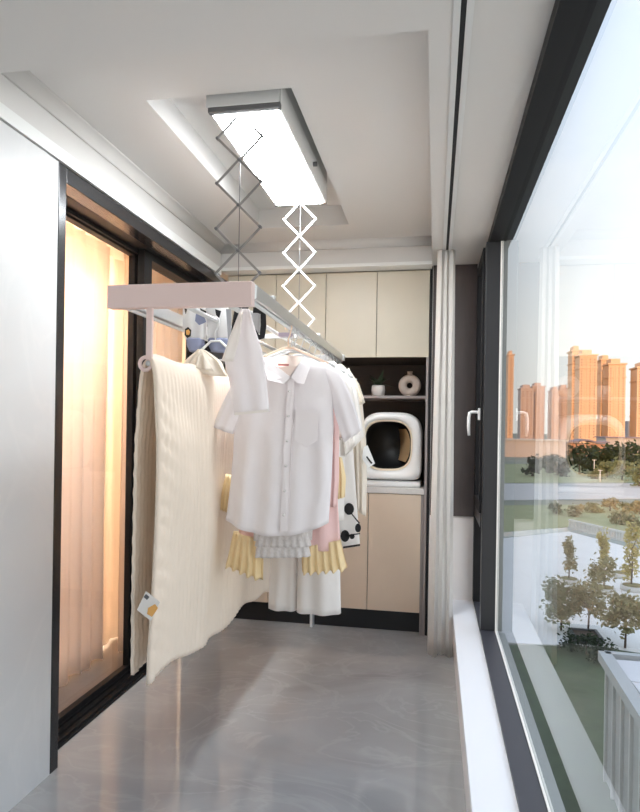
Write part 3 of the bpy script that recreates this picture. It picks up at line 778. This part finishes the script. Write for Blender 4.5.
# pink dress with yellow ruffles
g = garment('pink_dress', 2.62, 'pale pink long-sleeved dress with pale yellow ruffled hem and cuffs', 'dress', 'grey hanger of the pink dress', z=.75)
cloth('body', [(272, 368), (258, 380), (250, 440), (238, 545)], [(322, 368), (334, 382), (334, 440), (341, 550)], 2.62, M_pinkc, g, depth=.05, fold=.012, nfold=5, rows=30, n=70)
cloth('ruffle', [(234, 531), (230, 550), (226, 565)], [(262, 540), (263, 560), (263, 580)], 2.595, M_yel, g, depth=.035, fold=.011, nfold=5, wrinkle=.016, rows=12, n=110, depth_top=.03, hem_wave=.006, fold_top=.4)
cloth('ruffle', [(303, 546), (302, 560), (302, 573)], [(341, 540), (344, 556), (347, 569)], 2.60, M_yel, g, depth=.035, fold=.011, nfold=6, wrinkle=.016, rows=12, n=120, depth_top=.03, hem_wave=.006, fold_top=.4, seed=2)
cloth('sleeve', [(318, 378), (325, 430), (326, 480), (326, 505)], [(333, 380), (339, 430), (339, 480), (337, 507)], 2.60, M_pinkc, g, depth=.03, fold=.008, nfold=3, rows=20, n=36)
cloth('cuff_ruffle', [(336, 456), (334, 480), (336, 499)], [(342, 458), (346, 478), (345, 497)], 2.64, M_yel, g, depth=.03, fold=.010, nfold=3, rows=10, n=40)
cloth('cuff_ruffle', [(226, 474), (223, 492), (222, 509)], [(236, 476), (233, 494), (230, 512)], 2.60, M_yel, g, depth=.03, fold=.010, nfold=3, rows=10, n=40)

# white t-shirt
g = garment('white_tee', 2.75, 'white t-shirt behind the pink dress with its sleeve showing', 't-shirt', 'grey hanger of the white t-shirt', z=1.0)
cloth('body', [(280, 364), (266, 380), (268, 520)], [(328, 362), (341, 376), (338, 520)], 2.75, M_white_c, g, depth=.045, fold=.010, nfold=4, rows=26, n=60)
cloth('sleeve', [(330, 374), (336, 400), (338, 440)], [(338, 366), (352, 386), (359, 430)], 2.74, M_white_c, g, depth=.04, fold=.008, nfold=2, rows=16, n=36, depth_top=.02)

# cream trousers
g = garment('cream_trousers', 2.91, 'cream wide-leg trousers reaching lowest of all hanging clothes', 'trousers', 'grey hanger of the cream trousers', z=.5)
cloth('waist', [(280, 380), (276, 430)], [(330, 380), (334, 430)], 2.91, M_cream, g, depth=.05, fold=.006, nfold=4, rows=10, n=50, depth_top=.03)
cloth('leg', [(276, 426), (272, 520), (269, 607)], [(305, 426), (301, 520), (298, 609)], 2.92, M_white_c, g, depth=.055, fold=.006, nfold=2, rows=30, n=44, depth_top=.05)
cloth('leg', [(303, 426), (299, 520), (297, 610)], [(334, 426), (339, 520), (341, 613)], 2.90, M_white_c, g, depth=.06, fold=.010, nfold=2, rows=30, n=44, depth_top=.05, seed=3)

# white shirt
g = garment('white_blouse', 3.05, 'white blouse with a loose drooping sleeve behind the t-shirt', 'blouse', 'grey hanger of the white blouse', z=1.0)
cloth('body', [(290, 362), (278, 380), (280, 520)], [(334, 361), (346, 374), (344, 520)], 3.05, M_white_c, g, depth=.045, fold=.010, nfold=4, rows=26, n=60, seed=2)
cloth('sleeve', [(336, 374), (342, 410), (345, 456)], [(343, 367), (357, 390), (364, 436)], 3.04, M_white_c, g, depth=.045, fold=.010, nfold=2, rows=18, n=36, depth_top=.02, seed=4)

# dress with black print
g = garment('print_dress', 3.20, 'white dress with black dots and stems printed near the hem', 'dress', 'grey hanger of the black-print dress', z=.75)
cloth('body', [(296, 368), (288, 390), (292, 545)], [(336, 366), (348, 380), (360, 546)], 3.20, M_white_c, g, depth=.045, fold=.006, nfold=3, rows=26, n=60)


def blob(u, v, ru, rv, y, m, parent):
    return flat('print_dot', [(u + ru * math.cos(a), v + rv * math.sin(a)) for a in [2 * PI * q / 14 for q in range(14)]], y, m, parent, .002)


YPD = 3.20 - .062
for u, v, ru, rv in ((349, 509, 5, 6), (345, 536, 4.5, 6), (358, 528, 3, 4.5), (352, 536.5, 2.6, 2.6)): blob(u, v, ru, rv, YPD, M_blk, g)
flat('print_stem', [(351, 514), (352, 513.5), (360, 523), (359, 524)], YPD, M_blk, g, .002)
flat('print_stem', [(345, 535), (360, 533), (360, 534.2), (345, 536.4)], YPD, M_blk, g, .002)
flat('print_stem', [(343, 546.5), (360, 544), (360, 546), (343, 548.5)], YPD, M_blk, g, .002)

# cream blouse
g = garment('cream_blouse', 3.36, 'cream blouse with long loose sleeve hanging beside the litter box', 'blouse', 'grey hanger of the cream blouse', z=1.0)
cloth('body', [(300, 366), (292, 384), (300, 500)], [(342, 364), (355, 378), (358, 500)], 3.36, M_cream, g, depth=.045, fold=.012, nfold=4, rows=26, n=60)
cloth('sleeve', [(344, 374), (350, 410), (352, 460), (354, 505)], [(349, 368), (362, 398), (366, 440), (367, 480), (366, 516)], 3.35, M_cream, g, depth=.05, fold=.012, nfold=3, rows=24, n=44, depth_top=.02)
cloth('shoulder_ruffle', [(346, 374), (352, 392), (356, 408)], [(349, 369), (359, 384), (365, 402)], 3.33, M_cream, g, depth=.04, fold=.012, nfold=4, rows=10, n=50, depth_top=.02, seed=2)
tg = flat('paper_tag', [(364, 447), (367.5, 445), (375, 463.5), (368, 468), (362, 458)], 3.29, M_white, g, .003); tg['label'] = 'white paper tag'
flat('tag_line', [(366, 457), (367, 456), (372.5, 463), (371, 464)], 3.288, M_blk, tg, .001)
for k, yy in enumerate((3.46, 3.58, 3.70)):
    hanger(XR, yy, HZ, 'empty grey hanger near the far end of the drying rack rail', .15)

# ------------------------------------------------------------------ outdoors
ZG = -11.1
Mg = mat('hazy_ground', (.30, .31, .24), .9, noise_amt=.25, noise_scale=.05)
struct(box('ground', (-200, 4, ZG - 1), (900, 2500, ZG), Mg))
Mplaza = mat('pale_plaza_paving', (.84, .82, .78), .7, noise_amt=.06, noise_scale=.4)
Mlawn = mat('lawn', (.31, .33, .15), .95, col2=(.40, .40, .22), noise_scale=.25)
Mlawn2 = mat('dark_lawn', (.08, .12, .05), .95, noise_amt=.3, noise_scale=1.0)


def slab(name, pix, z0, z1, m, label, cat, st=True):
    pts = [P(u, v, z=ZG) for u, v in pix]; n = len(pts)
    vs = [Vector((p.x, p.y, ZG + z0)) for p in pts] + [Vector((p.x, p.y, ZG + z1)) for p in pts]
    fs = [list(range(n - 1, -1, -1)), list(range(n, 2 * n))] + [[k, (k + 1) % n, (k + 1) % n + n, k + n] for k in range(n)]
    o = mesh_obj(name, vs, fs, m)
    o['kind'] = 'structure'
    return o


slab('plaza', [(440, 545), (569, 532), (660, 556), (760, 580), (760, 672), (600, 648), (440, 640)], 0, .06, Mplaza, '', '')
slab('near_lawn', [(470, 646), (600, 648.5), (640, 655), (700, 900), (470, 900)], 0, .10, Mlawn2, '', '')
slab('canal', [(500, 532), (569, 527.5), (660, 550), (760, 574), (760, 579), (660, 556), (569, 532), (500, 538)], -.02, .03, mat('canal_water', (.30, .38, .36), .12), '', '')
slab('park_lawn', [(470, 506), (760, 503), (760, 573), (660, 549), (569, 527), (470, 535)], 0, .05, Mlawn, '', '')
slab('road', [(440, 484), (800, 483), (800, 497), (440, 501)], 0, .05, mat('pale_road', (.60, .57, .53), .8, noise_amt=.08, noise_scale=.2), '', '')
slab('far_lawn', [(440, 464), (800, 464), (800, 482), (440, 483)], 0, .04, Mlawn, '', '')

# balustrade along the canal
A, B = P(569, 528, z=ZG), P(640, 545.5, z=ZG)
bl = thing('balustrade', (A + B) / 2, 'pale low balustrade along the canal in the park', 'balustrade')
M_st = mat('pale_stone', (.68, .66, .62), .8)
dv = (B - A); L = dv.length; dv.normalize(); nv = Vector((-dv.y, dv.x, 0))
def obox(name, c0, c1, wd, z0, z1, m, parent=None):
    d_ = (c1 - c0).normalized(); q = Vector((-d_.y, d_.x, 0)) * wd / 2; bm = bmesh.new()
    V = [bm.verts.new(Vector((p.x, p.y, z))) for z in (z0, z1) for p in (c0 - q, c1 - q, c1 + q, c0 + q)]
    for f in ((3, 2, 1, 0), (4, 5, 6, 7), (0, 1, 5, 4), (1, 2, 6, 5), (2, 3, 7, 6), (3, 0, 4, 7)): bm.faces.new([V[j] for j in f])
    return bm_obj(name, bm, m, parent)
obox('rail', A, B, .3, ZG + .95, ZG + 1.15, M_st, bl); obox('kerb', A, B, .35, ZG, ZG + .25, M_st, bl)
nb_ = 26
for k in range(nb_):
    c = A.lerp(B, (k + .5) / nb_); obox('baluster', c - dv * .14, c + dv * .14, .22, ZG + .25, ZG + .95, M_st, bl)

M_trunk = mat('tree_bark', (.14, .10, .075), .9)
M_fol = {'olive': mat('olive_leaves', (.42, .38, .19), .8, noise_amt=.5, noise_scale=3, transl=.3), 'yellow': mat('yellow_leaves', (.66, .56, .22), .8, noise_amt=.3, noise_scale=3, transl=.3),
         'green': mat('green_leaves', (.28, .31, .15), .8, noise_amt=.5, noise_scale=2, transl=.3), 'dark': mat('evergreen_leaves', (.055, .085, .035), .8, noise_amt=.6, noise_scale=.6, transl=.2)}


def tree(base, h, cr, ch, kind, label, nleaf=640, leaf=.16, group='plaza trees', flatc=1.0, rnd=None, trunk_r=.07):
    rnd = rnd or R_
    t = thing('tree', base, label, 'tree', group)
    bx, by, bz = base; top = bz + h; c0 = top - ch
    bm = bmesh.new()
    add_tube(bm, [(bx, by, bz), (bx + .05 * h * .3, by, bz + h * .4), (bx, by, top - ch * .3)], [trunk_r, trunk_r * .7, trunk_r * .3], 6)
    for k in range(6):
        a = k * 1.05 + rnd.random(); z = c0 + ch * (.05 + .1 * k)
        add_tube(bm, [(bx, by, z), (bx + cr * .7 * math.cos(a), by + cr * .7 * math.sin(a), z + ch * .25)], [trunk_r * .5, trunk_r * .15], 5)
    bm_obj('trunk', bm, M_trunk, t, True)
    vs, fs = [], []
    cl_ = []
    for k in range(14):
        a = rnd.random() * 2 * PI; q = rnd.random(); rr = cr * (.25 + .6 * math.sqrt(rnd.random())) * (1 - .55 * q * flatc)
        cl_.append(Vector((bx + rr * math.cos(a), by + rr * math.sin(a), c0 + ch * (.1 + .8 * q))))
    for k in range(nleaf):
        c = rnd.choice(cl_) + Vector((rnd.gauss(0, 1) * cr * .22, rnd.gauss(0, 1) * cr * .22, rnd.gauss(0, 1) * ch * .11))
        u = Vector((rnd.gauss(0, 1), rnd.gauss(0, 1), rnd.gauss(0, .6))).normalized(); v = u.cross(Vector((rnd.gauss(0, 1), rnd.gauss(0, 1), rnd.gauss(0, 1)))).normalized()
        s = leaf * (.6 + .8 * rnd.random()); b = len(vs)
        vs += [c - u * s, c + v * s * .5, c + u * s, c - v * s * .5]; fs.append([b, b + 1, b + 2, b + 3])
    mesh_obj('foliage', vs, fs, M_fol[kind], t)
    return t


def ptree(u, v, vt, wpx, kind, label, trunk=.35, **k):
    b = P(u, v, z=ZG + .06); d = b.y; sc = d / F
    h = (v - vt) * sc * 1.02; return tree(tuple(b), h, wpx / 2 * sc, h * (1 - trunk), kind, label, **k)


def planter(u, v, wpx, label):
    b = P(u, v, z=ZG + .06); r = wpx / 2 * b.y / F
    t = thing('tree_planter', tuple(b), label, 'planter', 'round plaza planters')
    lathe('kerb', [(r, 0), (r, .35), (r * .86, .38), (r * .84, .28)], tuple(b), M_st, t, 28)
    lathe('hedge', [(r * .84, .2), (r * .8, .42), (r * .4, .5), (.05, .5)], tuple(b), M_fol['olive'], t, 20)
planter(569, 583, 18, 'round stone planter under the slim tree near the canal')
planter(604, 592, 20, 'round stone planter under the spreading olive tree')
planter(633, 590, 22, 'round stone planter under the tall yellow tree')
planter(622, 577, 18, 'round stone planter between the two yellow trees')
ptree(568.5, 584, 541, 15, 'olive', 'slim olive tree in a round planter near the canal', .32, flatc=1.6)
ptree(603.5, 593, 562, 30, 'olive', 'low spreading olive tree in a round planter', .25, flatc=.5)
ptree(602, 572, 536, 11, 'yellow', 'narrow yellow autumn tree behind the spreading olive tree', .12, flatc=.6)
ptree(631, 590, 532, 16, 'yellow', 'tall yellow autumn tree in a round planter', .18, flatc=.6)
ptree(588, 633, 588, 38, 'olive', 'broad olive tree growing from the square dark planter', .32, flatc=.6, nleaf=1000)
ptree(625, 648, 601, 36, 'olive', 'broad olive tree beside the grey neighbouring building', .34, flatc=.6, nleaf=1000)
ptree(561, 630, 578, 34, 'green', 'loose green tree at the edge of the plaza lawn', .15, flatc=.5, nleaf=1000)
b = P(585, 640, z=ZG + .06); r = 13 * b.y / F
sp = thing('square_planter', tuple(b), 'dark square tree planter on the plaza edge', 'planter')
boxes('planter_rim', [((b.x - r, b.y - .8, b.z), (b.x + r, b.y - .65, b.z + .45)), ((b.x - r, b.y + .65, b.z), (b.x + r, b.y + .8, b.z + .45)), ((b.x - r, b.y - .65, b.z), (b.x - r + .15, b.y + .65, b.z + .45)), ((b.x + r - .15, b.y - .65, b.z), (b.x + r, b.y + .65, b.z + .45))], M_dgrey, sp)
box('soil', (b.x - r + .15, b.y - .65, b.z), (b.x + r - .15, b.y + .65, b.z + .35), M_trunk, sp)
for k, (u, v) in enumerate(((572, 652), (586, 654), (598, 657), (604, 664))):
    q = P(u, v, z=ZG + .1); tree(tuple(q), 1.1, .75, .95, 'dark', 'low dark shrub along the lawn edge below the square planter', 260, .10, 'shrubs along the lawn edge', .3, trunk_r=.03)
# park trees
for k, (u, v, hh, ww, kd) in enumerate([(579, 474, 27, 20, 'dark'), (590, 471, 24, 20, 'dark'), (601, 474, 26, 22, 'dark'), (612, 471, 24, 20, 'dark'), (624, 474, 27, 22, 'dark'), (636, 471, 24, 22, 'dark'), (648, 474, 27, 22, 'dark'),
                                     (607, 477, 13, 16, 'green'), (622, 480, 18, 22, 'green'), (639, 486, 26, 26, 'green'), (596, 479, 9, 14, 'green'), (561, 476, 18, 18, 'dark'), (547, 473, 16, 18, 'dark'), (532, 476, 17, 18, 'dark')]):
    ptree(u, v, v - hh, ww, kd, 'dense dark green tree in the belt below the towers' if kd == 'dark' else 'lighter green bush in front of the dark tree belt', .06, nleaf=420, leaf=.7 if kd == 'dark' else .45, group='park tree belt' if kd == 'dark' else 'park bushes', flatc=.4, trunk_r=.2)
for k, (u, v, hh, kd) in enumerate([(575, 516, 10, 'olive'), (592, 512, 9, 'green'), (610, 511, 11, 'olive'), (628, 512, 10, 'green'), (640, 514, 12, 'olive'), (620, 524, 12, 'olive'), (632, 530, 13, 'olive'), (556, 514, 10, 'green')]):
    ptree(u, v, v - hh, 15, kd, 'small rounded shrub tree on the park lawn beyond the canal', .06, nleaf=300, leaf=.30, group='lawn shrub trees', flatc=.4, trunk_r=.1)
# lamp posts
for u, v, vt in ((588, 471, 453), (594, 477, 461), (600, 482, 471)):
    b = P(u, v, z=ZG + .05); s = b.y / F; h = (v - vt) * s
    t = thing('street_lamp', tuple(b), 'white street lamp post before the dark trees by the road', 'street lamp', 'park street lamps')
    tube('pole', [b, b + Vector((0, 0, h))], [.13, .09], M_white, t, 8)
    box('arm', (b.x - .55, b.y - .1, b.z + h - .06), (b.x + .55, b.y + .1, b.z + h + .06), M_white, t)

# grey neighbouring podium building
zr = -6.6
K = [P(u, v, z=zr) for u, v in ((605, 652), (641, 722))]
c0 = Vector((K[0].x, K[0].y, 0)); c1 = Vector((K[0].x - .55, 9.0, 0))
nbg = thing('podium_building', (c0.x + 6, 14, ZG), 'grey low neighbouring building with white panelled flat roof', 'building')
Mgw = mat('grey_wall_cladding', (.42, .43, .41), .7, noise_amt=.12, noise_scale=.6)
bm = bmesh.new()
foot = [c0, c1, Vector((18, 9.0, 0)), Vector((18, c0.y - .6, 0))]
V0 = [bm.verts.new((p.x, p.y, ZG)) for p in foot]; V1 = [bm.verts.new((p.x, p.y, zr - .35)) for p in foot]
for k in range(4): bm.faces.new([V0[k], V0[(k + 1) % 4], V1[(k + 1) % 4], V1[k]])
bm.faces.new(V1); bm_obj('wall', bm, Mgw, nbg)
for k in range(14):
    yy = c1.y + (c0.y - c1.y) * (k + .5) / 14; xx = c1.x + (c0.x - c1.x) * (k + .5) / 14
    box('wall_rib', (xx - .10, yy - .05, ZG), (xx + .02, yy + .05, zr - .35), mat('pale_wall_rib', (.55, .56, .54), .6), nbg)
obox('parapet', c0 + Vector((0, .1, 0)), c1, .42, zr - .35, zr, mat('parapet_grey', (.45, .46, .45), .6), nbg)
Mroof = mat('white_roof_panel', (.72, .71, .72), .6, noise_amt=.06, noise_scale=.5)
obox('parapet', c0 + Vector((0, .02, 0)), Vector((18, c0.y - .6, 0)), .3, zr - .35, zr, MATS['parapet_grey'], nbg)
for i in range(6):
    for j in range(6):
        x0 = c1.x + .75 + i * 2.0; y0 = c0.y - .35 - (j + 1) * 2.0
        box('roof_panel', (x0, y0, zr - .35), (x0 + 1.94, y0 + 1.94, zr - .10), Mroof, nbg)

# towers ------------------------------------------------------------------
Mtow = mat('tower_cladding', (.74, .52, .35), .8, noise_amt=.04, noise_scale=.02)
Mtow2 = mat('tower_cladding_side', (.56, .45, .38), .8)
Mwin = mat('tower_window', (.40, .26, .18), .3)


def tower(u0, u1, vt, dist, label, cap=True, m=None, wing=None, group=None, depth=22, floors=28, cols=5, name='residential_tower', win=True):
    m = m or Mtow
    A, B = P(u0, vt, y=dist), P(u1, vt, y=dist); zt_ = A.z; x0, x1 = A.x, B.x; wd = x1 - x0; y0, y1 = dist, dist + depth
    t = thing(name, ((x0 + x1) / 2, dist, ZG), label, 'tower', group)
    box('body', (x0, y0, ZG), (x1, y1, zt_ - 4 if cap else zt_), m, t)
    if cap:
        box('cornice', (x0 - 1.2, y0 - 1.2, zt_ - 4), (x1 + 1.2, y1 + 1.2, zt_ - 2.6), m, t)
        box('roof_block', (x0 + .15 * wd, y0 + 2, zt_ - 2.6), (x0 + .7 * wd, y1 - 3, zt_ + 2), m, t)
        box('band', (x0 - .7, y0 - .7, zt_ - 17), (x1 + .7, y1 + .7, zt_ - 16), m, t)
        box('band', (x0 - .5, y0 - .5, ZG + 28), (x1 + .5, y1 + .5, ZG + 29), m, t)
    for f in (.30, .62):
        box('pier', (x0 + wd * f, y0 - .9, ZG), (x0 + wd * (f + .07), y0, zt_ - 4), m, t)
    if win:
        bm = bmesh.new(); fh = (zt_ - 6 - ZG - 6) / floors
        for f in range(floors):
            for c in range(cols):
                xa = x0 + wd * ((c + .28) / cols); za = ZG + 6 + f * fh
                add_box(bm, (xa, y0 - .12, za), (xa + wd / cols * .34, y0 + .1, za + fh * .5))
        o = bm_obj('windows', bm, Mwin, t); o['kind'] = 'stuff'
    return t


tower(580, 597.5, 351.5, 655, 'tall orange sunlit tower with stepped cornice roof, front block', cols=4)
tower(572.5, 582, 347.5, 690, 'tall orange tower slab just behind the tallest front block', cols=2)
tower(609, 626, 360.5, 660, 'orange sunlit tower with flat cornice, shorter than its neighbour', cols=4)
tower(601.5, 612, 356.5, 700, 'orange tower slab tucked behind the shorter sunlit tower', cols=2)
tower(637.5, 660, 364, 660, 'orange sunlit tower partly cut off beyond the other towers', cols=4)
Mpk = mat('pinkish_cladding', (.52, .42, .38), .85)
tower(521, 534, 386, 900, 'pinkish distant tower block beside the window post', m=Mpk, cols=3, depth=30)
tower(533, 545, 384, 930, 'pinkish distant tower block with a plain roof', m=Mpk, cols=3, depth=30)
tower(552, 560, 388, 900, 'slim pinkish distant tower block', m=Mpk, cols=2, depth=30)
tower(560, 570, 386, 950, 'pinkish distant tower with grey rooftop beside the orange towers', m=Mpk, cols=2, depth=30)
tower(508.5, 514, 352, 800, 'narrow orange distant tower close to the window post', cols=1, depth=30)
Mfar = mat('blue_grey_far_cladding', (.22, .23, .27), .9)
tower(628, 632, 421, 1300, 'small blue grey far building between the orange towers', cap=False, m=Mfar, cols=1, win=False, floors=1)
tower(632, 636, 424, 1350, 'smaller blue grey far building between the orange towers', cap=False, m=Mfar, cols=1, win=False, floors=1)
# low pavilion and long low building
A = P(567, 441, y=330)
pv = thing('pavilion', (A.x + 10, 330, ZG), 'low pavilion with a curved grey mauve roof below the towers', 'pavilion')
Mmv = mat('mauve_roof', (.24, .20, .24), .6)
xa, xb = P(566, 440, y=330).x, P(609, 440, y=330).x
box('wall', (xa + 1.5, 331, ZG), (xb - 1.5, 345, P(590, 444, y=330).z), mat('warm_pavilion_wall', (.50, .30, .22), .8), pv)
bm = bmesh.new(); top_, bot_ = [], []
for i in range(25):
    f = i / 24; x = xa + (xb - xa) * f; z = P(590, 442.5 - 4.5 * math.exp(-((f - .48) / .22) ** 2) - 1.2 * math.cos(f * 2 * PI), y=330).z
    for yy, L_ in ((328, top_), (347, bot_)): L_.append((bm.verts.new((x, yy, z)), bm.verts.new((x, yy, z - .8))))
for i in range(24):
    a, b2, c, d_ = top_[i], top_[i + 1], bot_[i], bot_[i + 1]
    bm.faces.new([a[0], b2[0], d_[0], c[0]]); bm.faces.new([a[1], c[1], d_[1], b2[1]]); bm.faces.new([a[0], a[1], b2[1], b2[0]]); bm.faces.new([c[0], d_[0], d_[1], c[1]])
bm_obj('roof', bm, Mmv, pv)
lbx0, lbx1 = P(606, 440, y=360).x, P(665, 440, y=360).x
lo_ = thing('low_building', ((lbx0 + lbx1) / 2, 360, ZG), 'long low white building to the right of the pavilion', 'building')
box('wall', (lbx0, 360, ZG), (lbx1, 380, P(620, 438, y=360).z), mat('offwhite_wall', (.46, .43, .42), .8), lo_)
box('roof', (lbx0 - 1, 359, P(620, 438, y=360).z), (lbx1 + 1, 381, P(620, 437, y=360).z), Mmv, lo_)
lbx0, lbx1 = P(505, 440, y=300).x, P(566, 440, y=300).x
lo_ = thing('low_building', ((lbx0 + lbx1) / 2, 300, ZG), 'long low pale building to the left of the pavilion', 'building')
box('wall', (lbx0, 300, ZG), (lbx1, 318, P(540, 441, y=300).z), MATS['offwhite_wall'], lo_)
box('roof', (lbx0 - 1, 299, P(540, 441, y=300).z), (lbx1 + 1, 319, P(540, 439.5, y=300).z), MATS['parapet_grey'], lo_)

# the apartment block around the balcony (keeps the low sun off it, as in the place)
struct(boxes('building_mass', [((-30, -8, ZG), (-4.75, 5.1, 34)), ((-4.7, -.75, 2.9), (.42, 5.1, 34)), ((-4.7, -.75, ZG), (.40, 5.1, -.16))],
             mat('building_render', (.55, .53, .50), .8)))

struct(box('added_sun_blocker', (-70, -90, ZG), (25, -70, 19), MATS['building_render']))  # unseen block added far behind the camera to hold off the low sun
